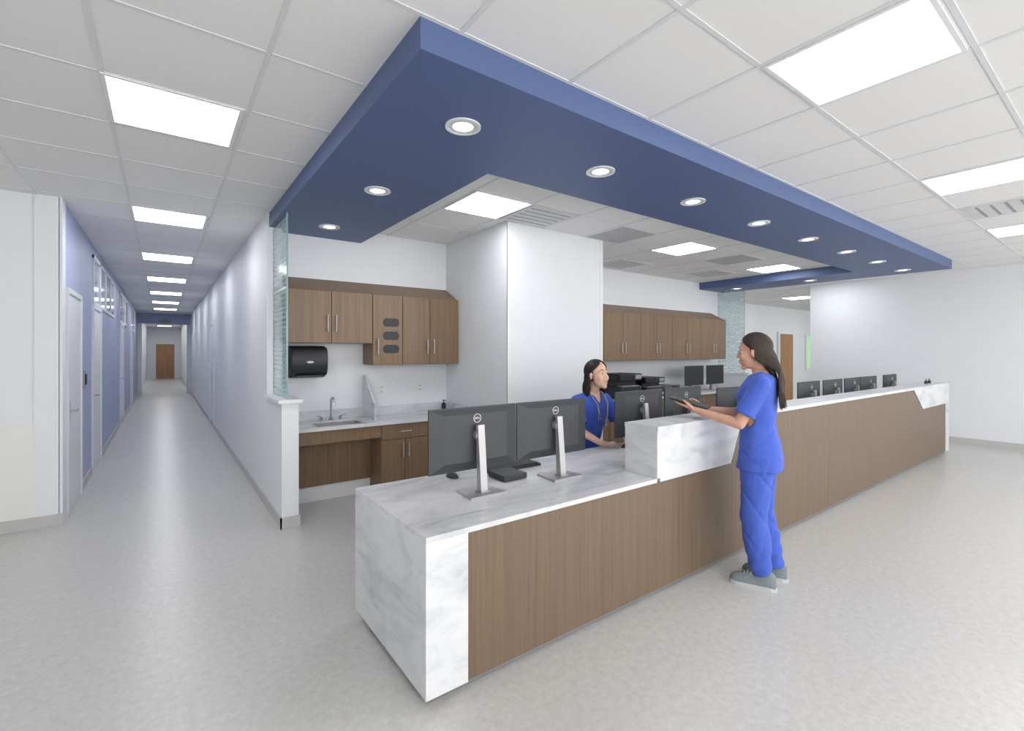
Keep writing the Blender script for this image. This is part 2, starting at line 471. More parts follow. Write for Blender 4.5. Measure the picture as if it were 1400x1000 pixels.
# ------------------------------------------------------------ reception desk
DX0, DX1, DY0, DY1 = 0.917, 9.8, 1.87, 2.806
LX = 2.53
ZB = .048
desk = empty("reception_desk", (5.2, 2.3, 0), "long reception desk, walnut front with grey marble tops and ends", "reception desk")
def f(b):
    box(b, DX0, DX0 + .04, DY0, DY1, ZB, .735)
    box(b, DX0 + .04, 1.13, DY0, DY0 + .03, ZB, .735)
part(desk, "end_panel", M['marble'], f, world=True, label="grey marble end panel")
def f(b):
    box(b, DX0, LX, DY0, DY1, .735, .76)
    box(b, LX, DX1 - .04, 2.134, DY1, .735, .76)
part(desk, "countertop", M['marbletop'], f, world=True, label="grey marble low worktop")
def f(b):
    box(b, LX, DX1, DY0 - .005, 2.134, 1.06, 1.09)
    box(b, LX, LX + .03, DY0, 2.13, .76, 1.06)
    box(b, LX + .03, DX1 - .03, 2.105, 2.13, .76, 1.06)
    prism(b, [(LX + .03, .735), (3.42, .735), (3.58, 1.06), (LX + .03, 1.06)], 'Y', DY0, DY0 + .025)
    prism(b, [(8.0, 1.06), (8.42, .78), (9.62, .78), (9.62, ZB), (DX1, ZB), (DX1, 1.06)], 'Y', DY0, DY0 + .025)
    box(b, DX1 - .03, DX1, DY0 + .025, DY1, ZB, .76); box(b, DX1 - .03, DX1, DY0 + .025, 2.13, .76, 1.06)
part(desk, "transaction_ledge", M['marble'], f, world=True, label="raised grey marble transaction counter")
xs = [1.13, 2.53, 3.45, 4.87, 6.29, 7.71, 9.62]
for i in range(len(xs) - 1):
    a, c = xs[i] + .0005, xs[i + 1] - .0005
    top = .733 if xs[i] < 3.4 else 1.058
    part(desk, "front_panel", M['wood'], lambda b: box(b, a, c, DY0 + .008, DY0 + .028 - (.004 if top > 1 else 0), ZB + .003, top), world=True, label="vertical grain walnut front panel")
def f(b):
    box(b, DX0 + .05, DX1 - .05, DY0 + .045, DY0 + .065, 0, .055); box(b, DX0 + .045, DX0 + .065, DY0 + .065, DY1 - .05, 0, .055)
    box(b, DX0 + .04, DX1 - .03, DY0 + .03, DY0 + .05, .05, .735)
    for x in (4.4, 7.0): box(b, x, x + .03, DY0 + .05, DY1 - .1, 0, .735)
part(desk, "plinth", M['toe'], f, world=True, label="recessed grey toe kick")

# ------------------------------------------------------------ monitors
def make_monitor(loc, rz, drop, label="black computer monitor on silver stand, seen from its back"):
    mon = empty("computer_monitor", loc, label, "computer monitor", rz, group="monitors along the reception desk")
    HW = .299; q = -drop
    def shell(b):
        box(b, -HW, HW, .065, .08, .125 + q, .49 + q, .006)
        v0 = [b.verts.new(p) for p in ((-HW + .008, .065, .133 + q), (HW - .008, .065, .133 + q), (HW - .008, .065, .482 + q), (-HW + .008, .065, .482 + q))]
        v1 = [b.verts.new(p) for p in ((-.21, .042, .18 + q), (.21, .042, .18 + q), (.21, .042, .45 + q), (-.21, .042, .45 + q))]
        b.faces.new(v1)
        for i in range(4): b.faces.new((v0[i], v0[(i + 1) % 4], v1[(i + 1) % 4], v1[i]))
        bmesh.ops.recalc_face_normals(b, faces=b.faces[:])
    part(mon, "housing", M['screen'], shell)
    part(mon, "screen", M['dark'], lambda b: box(b, -HW + .008, HW - .008, .08, .081, .135 + q, .482 + q))
    def arm(b):
        prism(b, [(-.035, .012), (.01, .012), (.022, .39 + q), (.0, .39 + q)], 'X', -.022, .022)
        cyl(b, (0, .01, .33 + q), (0, .045, .33 + q), .03)
    part(mon, "stand_arm", M['silver'], arm)
    def basep(b):
        prism(b, [(-.12, -.085), (.12, -.085), (.105, .105), (-.105, .105)], 'Z', 0, .012)
        box(b, -.03, .03, -.045, .02, .012, .02, .003)
    part(mon, "stand_base", M['silver'], basep)
    tm = text_mesh("DELL", .017, .0004)
    lt = to_obj(tm, "logo", M['white'], loc=(0, .0412, .425 + q), parent=mon)
    lt.rotation_euler = (math.radians(90), 0, 0)
    bm = bmesh.new(); ring(bm, .023, .0255, 0, .001)
    lr = to_obj(bm, "logo_ring", M['white'], loc=(0, .0418, .425 + q), parent=mon); lr.rotation_euler = (math.radians(90), 0, 0)
    return mon
mon = make_monitor((1.465, 2.28, .76), 0, 0)
for x, y, rz in ((2.07, 2.28, 0), (3.16, 2.44, 0), (3.78, 2.44, .05)):
    copy_thing(mon, (x, y, .76), rz)
mon2 = make_monitor((4.6, 2.40, .76), -.1, .03)
for x, y, rz in ((6.1, 2.32, 0), (6.8, 2.32, 0), (7.45, 2.32, .03), (8.06, 2.32, -.02), (8.98, 2.32, 0)):
    copy_thing(mon2, (x, y, .76), rz)

pc = empty("mini_computer", (1.78, 2.46, .76), "small flat black mini computer on the desk", "computer")
part(pc, "case", M['black'], lambda b: box(b, -.09, .09, -.09, .09, .003, .04, .006))
for x in (-.07, .07):
    for y in (-.07, .07):
        part(pc, "foot", M['dark'], lambda b: cyl(b, (x, y, 0), (x, y, .004), .01))
def keyboard(x, y, rz=0):
    kb = empty("keyboard", (x, y, .76), "slim black computer keyboard on the desk", "keyboard", rz, group="keyboards on the desk")
    part(kb, "body", M['black'], lambda b: box(b, -.22, .22, -.07, .07, 0, .016, .004))
    part(kb, "keys", M['dark'], lambda b: [box(b, -.21 + i * .028, -.186 + i * .028, -.055 + j * .023, -.036 + j * .023, .016, .022) for i in range(15) for j in range(5)])
keyboard(1.95, 2.66); keyboard(3.55, 2.68)
def mouse(x, y, rz=0):
    m = empty("computer_mouse", (x, y, .76), "small black computer mouse", "computer mouse", rz, group="computer mice on the desk")
    def fm(b):
        ell(b, (0, 0, .0), (.033, .058, .034))
        bmesh.ops.bisect_plane(b, geom=b.verts[:] + b.edges[:] + b.faces[:], plane_co=(0, 0, .0005), plane_no=(0, 0, -1), clear_outer=True)
    part(m, "body", M['black'], fm, smooth=True)
    part(m, "wheel", M['grey'], lambda b: cyl(b, (-.004, .025, .031), (.004, .025, .031), .007))
mouse(1.5, 2.68)

# ------------------------------------------------------------ sink alcove cabinets
def handle(parent, x, y, z0, z1, horizontal=False, nm="handle"):
    def fh(b):
        if horizontal:
            tube(b, [(x - .06, y, z0), (x - .06, y - .03, z0), (x + .06, y - .03, z0), (x + .06, y, z0)], .006)
        else:
            tube(b, [(x, y, z0 + .02), (x, y - .03, z0 + .02)], .005); tube(b, [(x, y, z1 - .02), (x, y - .03, z1 - .02)], .005)
            tube(b, [(x, y - .03, z0), (x, y - .03, z1)], .007)
    return part(parent, nm, M['silver'], fh, world=False, smooth=True)

def upper(x0, x1, z0, doors, label, first=None):
    zt, zb = 2.21, 2.37
    yf, yb = 5.14, YB - .002
    r = empty("wall_cabinet", (x0, yf, z0), label, "cabinet", group="walnut wall cabinets")
    w = x1 - x0
    def body(b):
        prism(b, [(.02, 0), (yb - yf, 0), (yb - yf, zb - z0), (.02, zt - z0)], 'X', 0.001, w - 0.001)
    part(r, "body", M['wood2'], body)
    xs = [0] + doors
    for i in range(len(doors)):
        a, c = xs[i] + .003, xs[i + 1] - .003
        d = part(r, "door", M['wood2'], lambda b: box(b, a, c, 0, .02, .004, zt - z0 - .004, .0015, 1))
        hx = (c - .04) if i % 2 == 0 else (a + .04)
        if first == 'glove':
            if i == 0:
                hx = a + .05
                for zz in (.18, .33, .48):
                    gsl = bmesh.new(); rim = bmesh.new()
                    pts = []; pr = []
                    for k in range(24):
                        an = 2 * math.pi * k / 24
                        cx = .055 * (1 if math.cos(an) > 0 else -1)
                        pts.append((a + .21 + cx + .034 * math.cos(an), zz + .042 * math.sin(an)))
                        pr.append((a + .21 + cx + .040 * math.cos(an), zz + .048 * math.sin(an)))
                    prism(gsl, pts, 'Y', -.006, .001)
                    prism(rim, pr, 'Y', -.004, .001)
                    s = to_obj(gsl, "glove_slot", M['dark'], parent=d)
                    s["label"] = "dark oval glove dispenser slot"
                    to_obj(rim, "glove_slot_rim", M['black'], parent=d)
            elif i == 1: hx = c - .04
            else: hx = a + .04
        handle(d, hx, 0, .12, .30)
    return r
upper(0.99, 1.872, 1.66, [.44, .882], "short walnut wall cabinet with sloped top above sink")
upper(1.874, 2.965, 1.42, [.35, .70, 1.091], "walnut wall cabinet with oval glove dispenser slots in one door", first='glove')
for i in range(5):
    upper(4.7 + .9 * i, 5.6 + .9 * i - .002, 1.42, [.45, .898], "walnut wall cabinet with sloped top and two doors")

YW = YB - .004
bc = empty("base_cabinet", (1.87, 4.88, 0), "walnut base cabinet with drawer and two doors under worktop", "cabinet")
part(bc, "body", M['wood2'], lambda b: [box(b, 0, 1.09, .02, YW - 4.88, .1, .785), box(b, .02, 1.09, .08, YW - 4.88, 0, .1)])
for a, c in ((0.003, .545), (.55, 1.087)):
    dr = part(bc, "drawer", M['wood2'], lambda b: box(b, a, c, 0, .02, .62, .78, .0015, 1))
    handle(dr, (a + c) / 2, 0, .70, .70, horizontal=True)
for i, (a, c) in enumerate(((0.003, .272), (.277, .545), (.55, .817), (.822, 1.087))):
    dd = part(bc, "door", M['wood2'], lambda b: box(b, a, c, 0, .02, .105, .612, .0015, 1))
    handle(dd, c - .03 if i % 2 == 0 else a + .03, 0, .42, .58)
ap = empty("sink_cabinet", (0.99, 4.88, 0), "open walnut sink cabinet with apron and flat lower panel", "cabinet")
part(ap, "apron", M['wood2'], lambda b: box(b, 0, .878, 0, .02, .655, .785))
part(ap, "lower_panel", M['wood2'], lambda b: box(b, 0, .878, .30, .32, .165, .69))
part(ap, "toe_base", M['white'], lambda b: box(b, 0, .878, .33, .345, 0, .175), label="white base strip under the panel")
SKX0, SKX1, SKY0, SKY1 = 1.23, 1.69, 4.91, 5.17
wt = empty("worktop", (1.9, 5.1, .785), "grey marble worktop with backsplash beside the wall", "worktop")
def f(b):
    y0, y1 = 4.85, YW
    box(b, 0.985, SKX0, y0, y1, .787, .82); box(b, SKX1, 2.967, y0, y1, .787, .82)
    box(b, SKX0, SKX1, y0, SKY0, .787, .82); box(b, SKX0, SKX1, SKY1, y1, .787, .82)
part(wt, "slab", M['marbletop'], f, world=True)
part(wt, "backsplash", M['marble'], lambda b: [box(b, .985, 2.967, YW - .02, YW, .82, .92), box(b, 2.947, 2.967, 4.86, YW - .02, .82, .92)], world=True)
part(wt, "side_splash", M['marble'], lambda b: prism(b, [(YW - .02, .82), (YW - .02, 1.30), (5.40, 1.30), (5.06, .98), (5.06, .82)], 'X', 1.865, 1.885), world=True, label="angled marble splash guard")
sk = empty("sink", (1.46, 5.04, .70), "rectangular stainless steel sink basin", "sink")
def f(b):
    t = .006; zb = .70
    box(b, SKX0, SKX1, SKY0, SKY0 + t, zb, .822); box(b, SKX0, SKX1, SKY1 - t, SKY1, zb, .822)
    box(b, SKX0, SKX0 + t, SKY0, SKY1, zb, .822); box(b, SKX1 - t, SKX1, SKY0, SKY1, zb, .822)
    box(b, SKX0, SKX1, SKY0, SKY1, zb - .005, zb + .002)
    box(b, SKX0 - .015, SKX1 + .015, SKY0 - .015, SKY0, .82, .823); box(b, SKX0 - .015, SKX1 + .015, SKY1, SKY1 + .015, .82, .823)
    box(b, SKX0 - .015, SKX0, SKY0, SKY1, .82, .823); box(b, SKX1, SKX1 + .015, SKY0, SKY1, .82, .823)
part(sk, "basin", M['silver'], f, world=True)
part(sk, "drain", M['chrome'], lambda b: cyl(b, (1.46, 5.04, .702), (1.46, 5.04, .706), .03), world=True)
fc = empty("faucet", (1.46, 5.28, .82), "chrome gooseneck faucet with two lever handles", "faucet")
part(fc, "spout", M['chrome'], lambda b: [cyl(b, (0, 0, 0), (0, 0, .03), .022), tube(b, [(0, 0, .02), (0, 0, .2)] + [(0, -.06 + .06 * math.cos(t), .2 + .06 * math.sin(t)) for t in [math.pi * k / 10 for k in range(1, 11)]] + [(0, -.12, .16)], .010, 12)], smooth=True)
for s in (-1, 1):
    part(fc, "lever", M['chrome'], lambda b: [cyl(b, (s * .1, 0, 0), (s * .1, 0, .05), .014), tube(b, [(s * .1, 0, .05), (s * .15, -.02, .065)], .006)], smooth=True)
part(fc, "base", M['chrome'], lambda b: box(b, -.12, .12, -.02, .02, 0, .01, .003))
td = empty("paper_towel_dispenser", (1.24, YB, 1.29), "black paper towel dispenser mounted on the wall above sink", "towel dispenser")
def f(b):
    prof = [(0, .02), (0, .34), (-.12, .34), (-.2, .32), (-.235, .27), (-.24, .17), (-.225, .08), (-.19, .03), (-.1, 0), (-.03, 0)]
    prism(b, prof, 'X', -.18, .18)
    bmesh.ops.bevel(b, geom=b.edges[:], offset=.01, segments=2, affect='EDGES')
part(td, "body", M['black'], f, smooth=True)
part(td, "slot", M['dark'], lambda b: box(b, -.13, .13, -.215, -.06, .012, .03))
bm = bmesh.new()
pts = [(.035 * math.cos(2 * math.pi * k / 24), .17 + .012 * math.sin(2 * math.pi * k / 24)) for k in range(24)]
prism(bm, pts, 'Y', -.243, -.239)
to_obj(bm, "emblem", M['silver'], parent=td)
sb = empty("soap_bottle", (2.86, 5.33, .82), "small black soap pump bottle on the worktop", "bottle")
part(sb, "bottle", M['black'], lambda b: [cyl(b, (0, 0, 0), (0, 0, .09), .028), cyl(b, (0, 0, .09), (0, 0, .105), .028, .012)], smooth=True)
part(sb, "pump", M['dark'], lambda b: [cyl(b, (0, 0, .105), (0, 0, .13), .006), box(b, -.01, .01, -.04, .01, .13, .14, .002)])
def outlet(x, y, z):
    o = empty("wall_outlet", (x, y, z), "white electrical outlet plate on the wall", "outlet", group="wall outlets")
    part(o, "plate", M['white'], lambda b: box(b, -.035, .035, -.006, 0, -.057, .057, .002))
    part(o, "sockets", M['slot'], lambda b: [box(b, -.012, -.006, -.008, -.006, q - .01, q + .01) for q in (-.025, .025)] + [box(b, .006, .012, -.008, -.006, q - .01, q + .01) for q in (-.025, .025)])
outlet(2.1, YB, 1.12)
outlet(2.6, YB, 1.12)

# ------------------------------------------------------------ back counter with printers
w2 = empty("worktop", (6.9, 5.1, .785), "grey marble worktop along the back wall under cabinets", "worktop")
part(w2, "slab", M['marbletop'], lambda b: box(b, 4.454, 9.396, 4.85, YW, .787, .82), world=True)
part(w2, "backsplash", M['marble'], lambda b: box(b, 4.454, 9.396, YW - .02, YW, .82, .92), world=True)
for i in range(5):
    x = 4.46 + i * .98
    c = empty("base_cabinet", (x, 4.88, 0), "walnut base cabinet under back worktop", "cabinet", group="walnut base cabinets under back worktop")
    part(c, "body", M['wood2'], lambda b: box(b, 0, .975, .02, .57, .0, .785))
    for a in (.003, .49):
        d = part(c, "door", M['wood2'], lambda b: box(b, a, a + .482, 0, .02, .105, .78, .0015, 1))
        handle(d, a + .44 if a < .1 else a + .04, 0, .55, .72)
def printer(x, y, w, d, h, label):
    p = empty("printer", (x, y, .82), label, "printer", group="office printers on the back worktop")
    part(p, "body", M['black'], lambda b: [box(b, -w / 2, w / 2, -d / 2, d / 2, 0, h * .5, .01), box(b, -w / 2 + .02, w / 2 - .02, -d / 2 + .1, d / 2, h * .5, h * .72, .01)])
    part(p, "scanner_lid", M['dark'], lambda b: box(b, -w / 2 - .01, w / 2 + .01, -d / 2, d / 2, h * .72, h, .015))
    part(p, "paper_tray", M['grey'], lambda b: [box(b, -w / 2 + .04, w / 2 - .04, -d / 2 - .01, -d / 2 + .05, .03, h * .22, .004), box(b, -w / 2 + .05, w / 2 - .05, -d / 2 + .01, -d / 2 + .12, h * .5, h * .53)])
    part(p, "control_panel", M['grey'], lambda b: box(b, w / 2 - .16, w / 2 - .02, -d / 2 - .01, -d / 2 + .005, h * .78, h * .95, .003))
printer(5.95, 5.1, .5, .44, .40, "large black multifunction printer with grey control panel")
printer(6.62, 5.12, .5, .4, .32, "black desktop printer beside a larger printer")
for x in (7.9, 8.6):
    copy_thing(mon, (x, 5.1, .82), math.pi, label="black computer monitor on back worktop, dark screen showing")
pap = empty("document_tray", (7.25, 5.15, .82), "stacked grey letter tray with white papers", "letter tray")
part(pap, "tray", M['grey'], lambda b: [box(b, -.13, .13, -.17, .17, z, z + .008) for z in (0, .08, .16)] + [box(b, s - .004, s + .004, -.17, .17, 0, .168) for s in (-.13, .13)])
part(pap, "papers", M['white'], lambda b: [box(b, -.11, .11, -.15, .15, z + .008, z + .03) for z in (0, .08)])
for x in (9.15, 9.32):
    h = empty("hand_sanitizer", (x, 2.0, 1.09), "small dark pump dispenser on the marble ledge", "bottle", group="small dispensers on the ledge")
    part(h, "bottle", M['black'], lambda b: [cyl(b, (0, 0, 0), (0, 0, .045), .02)], smooth=True)
    part(h, "pump", M['dark'], lambda b: [cyl(b, (0, 0, .045), (0, 0, .065), .005), box(b, -.02, .006, -.006, .006, .065, .072)])

# ------------------------------------------------------------ people
def evaluate_union(bm, voxel, smooth_iter=4, factor=0.5):
    me = bpy.data.meshes.new("tmp"); bm.to_mesh(me); bm.free()
    o = bpy.data.objects.new("tmp", me); COL.objects.link(o)
    r = o.modifiers.new("r", 'REMESH'); r.mode = 'VOXEL'; r.voxel_size = voxel; r.adaptivity = 0
    if smooth_iter:
        s = o.modifiers.new("s", 'SMOOTH'); s.factor = factor; s.iterations = smooth_iter
    bpy.context.view_layer.update()
    dg = bpy.context.evaluated_depsgraph_get()
    out = bpy.data.meshes.new_from_object(o.evaluated_get(dg))
    bpy.data.objects.remove(o)
    return out

def edit_cloth(me, kill, wrinkle=0.004, freq=9.0, seed=0.0, thick=0.003, folds=None):
    bm = bmesh.new(); bm.from_mesh(me)
    dead = [f for f in bm.faces if kill(f.calc_center_median())]
    bmesh.ops.delete(bm, geom=dead, context='FACES')
    bverts = {}
    for e in bm.edges:
        if e.is_boundary:
            a, b = e.verts
            bverts.setdefault(a, []).append(b); bverts.setdefault(b, []).append(a)
    for it in range(14):
        new = {v: v.co * .4 + sum((n.co for n in ns), Vector()) / len(ns) * .6 for v, ns in bverts.items()}
        for v, c in new.items(): v.co = c
    inner = [v for v in bm.verts if v not in bverts and any(e.other_vert(v) in bverts for e in v.link_edges)]
    for it in range(3):
        new = {v: sum((e.other_vert(v).co for e in v.link_edges), Vector()) / len(v.link_edges) for v in inner}
        for v, c in new.items(): v.co = c
    bm.normal_update()
    for v in bm.verts:
        p = v.co
        q = Vector((p.x * freq * 1.3 + seed, p.y * freq * 1.3, p.z * freq * .5))
        q2 = Vector((p.x * freq * 1.2 + seed, p.y * freq * 1.2 - 5, p.z * freq * 1.1 + 2.0 * p.x * freq))
        d = noise.noise(q) * wrinkle + (abs(noise.noise(q2)) - .2) * wrinkle * .9
        if folds: d += folds(p)
        v.co = p + v.normal * d
    bmesh.ops.solidify(bm, geom=bm.faces[:], thickness=thick)
    bm.to_mesh(me); bm.free()
    return me

def person(name, loc, rz, label, P, skin, hairmat):
    V = Vector
    hd = V(P['head']); hs = P['hs']; yaw = P['yaw']; pitch = P.get('pitch', 0)
    HM = Matrix.Translation(hd) @ Matrix.Rotation(yaw, 4, 'Z') @ Matrix.Rotation(pitch, 4, 'Y') @ Matrix.Scale(hs, 4)
    def hp(x, y, z): return HM @ V((x, y, z))
    hrot = Matrix.Rotation(yaw, 4, 'Z') @ Matrix.Rotation(pitch, 4, 'Y')
    def hell(b, c, r): ell(b, hp(*c), (r[0] * hs, r[1] * hs, r[2] * hs), rot=hrot, seg=24, rings=16)
    b = bmesh.new()
    loft(b, P['torso'])
    chain(b, P['neck'], [.052, .048])
    rd = P.get('round', 1.0)
    hell(b, (-.015, 0, .035), (.092, .074, .086))
    hell(b, (.028, 0, -.02), (.056, .058 * rd, .088))
    hell(b, (.03, 0, -.066), (.050, .047 * rd, .038))
    hell(b, (.061, 0, -.096), (.020, .022 * rd, .018))
    hell(b, (.052, .034 * rd, -.026), (.026, .022, .028)); hell(b, (.052, -.034 * rd, -.026), (.026, .022, .028))
    hell(b, (.060, .026, .030), (.016, .026, .012)); hell(b, (.060, -.026, .030), (.016, .026, .012))
    hell(b, (.075, 0, -.056), (.014, .024, .018))
    caps(b, hp(.076, 0, .016), hp(.094, 0, -.022), .009 * hs, .0115 * hs)
    caps(b, hp(.084, .010, -.027), hp(.084, -.010, -.027), .0085 * hs, .0085 * hs)
    for s in (-1, 1):
        hell(b, (-.004, s * .077, -.006), (.017, .009, .030))
    for s in ('L', 'R'):
        A = P['arm' + s]
        chain(b, A[:3], [.045, .037, .024])
        caps(b, A[0], V((A[0].x, A[0].y * .45, A[0].z + .02)), .045, .05)
        Hn = P['hand' + s]
        chain(b, [A[2], Hn['palm'][0]], [.024, .022])
        for fb in Hn['fingers']:
            caps(b, Hn['palm'][0], fb[0], .014, .0105)
        for fb in Hn['fingers']:
            chain(b, fb, [.0092, .0088, .008, .0068][:len(fb)])
        chain(b, Hn['thumb'], [.014, .0105, .0085])
        Lg = P['leg' + s]
        chain(b, Lg, [.082, .056, .036])
        caps(b, Lg[2], Lg[2] + V((.12, 0, -.045)), .036, .03)
    me = evaluate_union(b, .0036, 6)
    body = to_obj(me, "person", skin, loc=loc, rz=rz, smooth=False)
    for p in me.polygons: p.use_smooth = True
    meta(body, label, "person")
    for s in (-1, 1):
        bm = bmesh.new(); hell(bm, (.0680, s * .028, .005), (.0115, .0130, .0075))
        to_obj(bm, "eye", M['eyew'], parent=body, smooth=True)
        bm = bmesh.new(); hell(bm, (.0750, s * .028, .005), (.0055, .0062, .0066))
        to_obj(bm, "iris", M['iris'], parent=body, smooth=True)
        bm = bmesh.new(); tube(bm, [hp(.0785, s * .012, .034), hp(.0775, s * .027, .040), hp(.064, s * .044, .034)], [.0018, .0028, .0012], 6)
        to_obj(bm, "eyebrow", hairmat, parent=body, smooth=True)
        bm = bmesh.new(); tube(bm, [hp(.0765, s * .015, .008), hp(.0805, s * .027, .0125), hp(.0715, s * .041, .008)], [.001, .0018, .001], 6)
        to_obj(bm, "eyelash", hairmat, parent=body, smooth=True)
    bm = bmesh.new()
    sm = P.get('smile', 0)
    tube(bm, [hp(.073, .028, -.044 + sm), hp(.085, .013, -.050), hp(.088, 0, -.052), hp(.085, -.013, -.050), hp(.073, -.028, -.044 + sm)], [.0014 * hs, .0030 * hs, .0034 * hs, .0030 * hs, .0014 * hs], 8)
    tube(bm, [hp(.073, .026, -.046 + sm), hp(.083, .013, -.058), hp(.086, 0, -.062), hp(.083, -.013, -.058), hp(.073, -.026, -.046 + sm)], [.0014 * hs, .0036 * hs, .0040 * hs, .0036 * hs, .0014 * hs], 8)
    to_obj(bm, "lips", M['lips'], parent=body, smooth=True)
    if sm:
        bm = bmesh.new(); tube(bm, [hp(.074, .021, -.048), hp(.0845, .009, -.055), hp(.0855, 0, -.0565), hp(.0845, -.009, -.055), hp(.074, -.021, -.048)], [.001 * hs, .0028 * hs, .003 * hs, .0028 * hs, .001 * hs], 8)
        to_obj(bm, "teeth", M['teeth'], parent=body, smooth=True)
    # scrub top
    b = bmesh.new()
    g = P.get('loose', .016)
    loft(b, [(z, c, rx + g, ry + g) for z, c, rx, ry in P['top']])
    for s in ('L', 'R'):
        A = P['arm' + s]
        end = A[0].lerp(A[1], .80)
        caps(b, A[0], end, .059, .068)
        caps(b, A[0], V((A[0].x, A[0].y * .45, A[0].z + .022)), .057, .06)
    me = evaluate_union(b, .009, 8)
    zt = P['neckz']; cx = P['neck'][0].x
    zb = P['top'][0][0]
    def kill(c):
        for s in ('L', 'R'):
            A = P['arm' + s]; d = A[1] - A[0]
            t = (c - A[0]).dot(d) / d.length_squared
            if t > .77 and (c - (A[0] + d * t)).length < .095: return True
        if c.z < zb + .012: return True
        r = math.hypot(c.x - cx, c.y)
        if c.z > zt - .06 and r < .066: return True
        if c.x > cx + .02 and c.z > zt - .12 + abs(c.y) * 1.9 and abs(c.y) < .065: return True
        return False
    def folds_top(p):
        h = max(0, min(1, (P['top'][-1][0] - .12 - p.z) / .45))
        an = math.atan2(p.y, p.x)
        cr = max(0, 1 - abs(math.sin((p.z * 2.2 + p.x * 1.6 + abs(p.y) * .8) * 7)) * 3.2)
        return .005 * h * math.sin(an * 7 + 2.5 * math.sin(p.z * 5)) - .006 * cr * min(1, h + .3)
    edit_cloth(me, kill, .008, 7, P['seed'], folds=folds_top)
    for p in me.polygons: p.use_smooth = True
    to_obj(me, "scrub_top", M['scrub'], parent=body)["label"] = "royal blue short sleeved scrub top"
    # trousers
    b = bmesh.new()
    loft(b, [(z, c, rx + .006, ry + .004) for z, c, rx, ry in P['hips']])
    for s in ('L', 'R'):
        Lg = P['leg' + s]
        cuff = Lg[1].lerp(Lg[2], 1.0)
        chain(b, [Lg[0], Lg[1], Lg[1].lerp(Lg[2], .5), cuff], P.get('legr', [.106, .088, .084, .062]))
    me = evaluate_union(b, .009, 8)
    def kill2(c):
        for s in ('L', 'R'):
            Lg = P['leg' + s]; d = Lg[2] - Lg[1]
            t = (c - Lg[1]).dot(d) / d.length_squared
            if t > 1.0 and (c - (Lg[1] + d * t)).length < .09: return True
        return False
    kz = P['legL'][1].z
    def folds_leg(p):
        st = P['legL'][0].z - kz > .2
        low = max(0, min(1, (kz - .12 - p.z) / .22)) if st else 0
        cr = max(0, 1 - abs(math.sin((p.z * 1.5 - p.x * 2.2) * 8)) * 3) if st else 0
        return .005 * low * math.sin(p.z * 62 + 4 * math.sin(p.x * 14) + p.y * 20) - .006 * cr * (1 - low)
    edit_cloth(me, kill2, .012, 6, P['seed'] + 7, folds=folds_leg)
    for p in me.polygons: p.use_smooth = True
    to_obj(me, "scrub_trousers", M['scrub'], parent=body)["label"] = "royal blue scrub trousers"
    # shoes
    for s in ('L', 'R'):
        an = P['leg' + s][2]
        x0, z0 = an.x, an.z - .09
        def ringpts(bm, x, w, h, zb):
            return [bm.verts.new((x, an.y + w * math.cos(t), zb + (h * max(0, math.sin(t)) if math.sin(t) > 0 else 0))) for t in [math.pi * k / 12 for k in range(13)]]
        bm = bmesh.new()
        secs = [(-.088, .018, .03), (-.084, .032, .075), (-.06, .042, .095), (-.02, .044, .10), (.03, .044, .095), (.07, .045, .078), (.11, .048, .062), (.15, .045, .05), (.178, .034, .036), (.19, .014, .018)]
        rs = [ringpts(bm, x0 + x, w, h, z0 + .022) for x, w, h in secs]
        for i in range(len(rs) - 1):
            for k in range(12): bm.faces.new((rs[i][k], rs[i][k + 1], rs[i + 1][k + 1], rs[i + 1][k]))
            bm.faces.new((rs[i][0], rs[i + 1][0], rs[i + 1][12], rs[i][12]))
        bm.faces.new(rs[0]); bm.faces.new(rs[-1])
        bmesh.ops.recalc_face_normals(bm, faces=bm.faces[:])
        sh = to_obj(bm, "shoe", M['shoe'], parent=body, smooth=True); sh["label"] = "grey blue sneaker"
        bm = bmesh.new()
        outl = [(-.094, .0), (-.088, .026), (-.06, .043), (-.0, .046), (.06, .048), (.11, .051), (.155, .048), (.182, .035), (.196, .012)]
        pts = [(x0 + x, an.y + w) for x, w in outl] + [(x0 + x, an.y - w) for x, w in reversed(outl[1:])]
        prism(bm, pts, 'Z', z0, z0 + .026)
        to_obj(bm, "sole", M['sole'], parent=sh)
        bm = bmesh.new()
        for k in range(4):
            x = x0 + .055 + k * .022
            zz = z0 + .022 + .088 - k * .011
            tube(bm, [(x, an.y - .026, zz - .012), (x + .004, an.y, zz + .004), (x, an.y + .026, zz - .012)], .0028, 6)
        to_obj(bm, "laces", M['sole'], parent=sh)
    # hair
    bm = bmesh.new()
    C = V((-.018, 0, .036)); R = V((.097, .082, .093))
    hell(bm, (-.030, 0, .036), (.088, .082, .091))
    L = P['hairlen']; nL = 190; hb = P['hairback']
    zs = [0.0, -.22, -.44, -.62]
    for k in range(3):
        za, zb2 = .0 + L * zs[k], .0 + L * zs[k + 1]
        xa = -.06 + (hb + .02 + .06) * min(1, -zs[k] * 1.6); xb = -.06 + (hb + .02 + .06) * min(1, -zs[k + 1] * 1.6)
        for yy in (-.045, 0, .045):
            yo = P.get('hairside', 0)
            tube(bm, [hp(xa, yy + yo * -zs[k], za), hp(xb, yy + yo * -zs[k + 1], zb2)], [(.032 - .008 * k) * hs, (.024 - .008 * k) * hs], 10)
    slide0, slide1 = P.get('slide', (.25, .6))
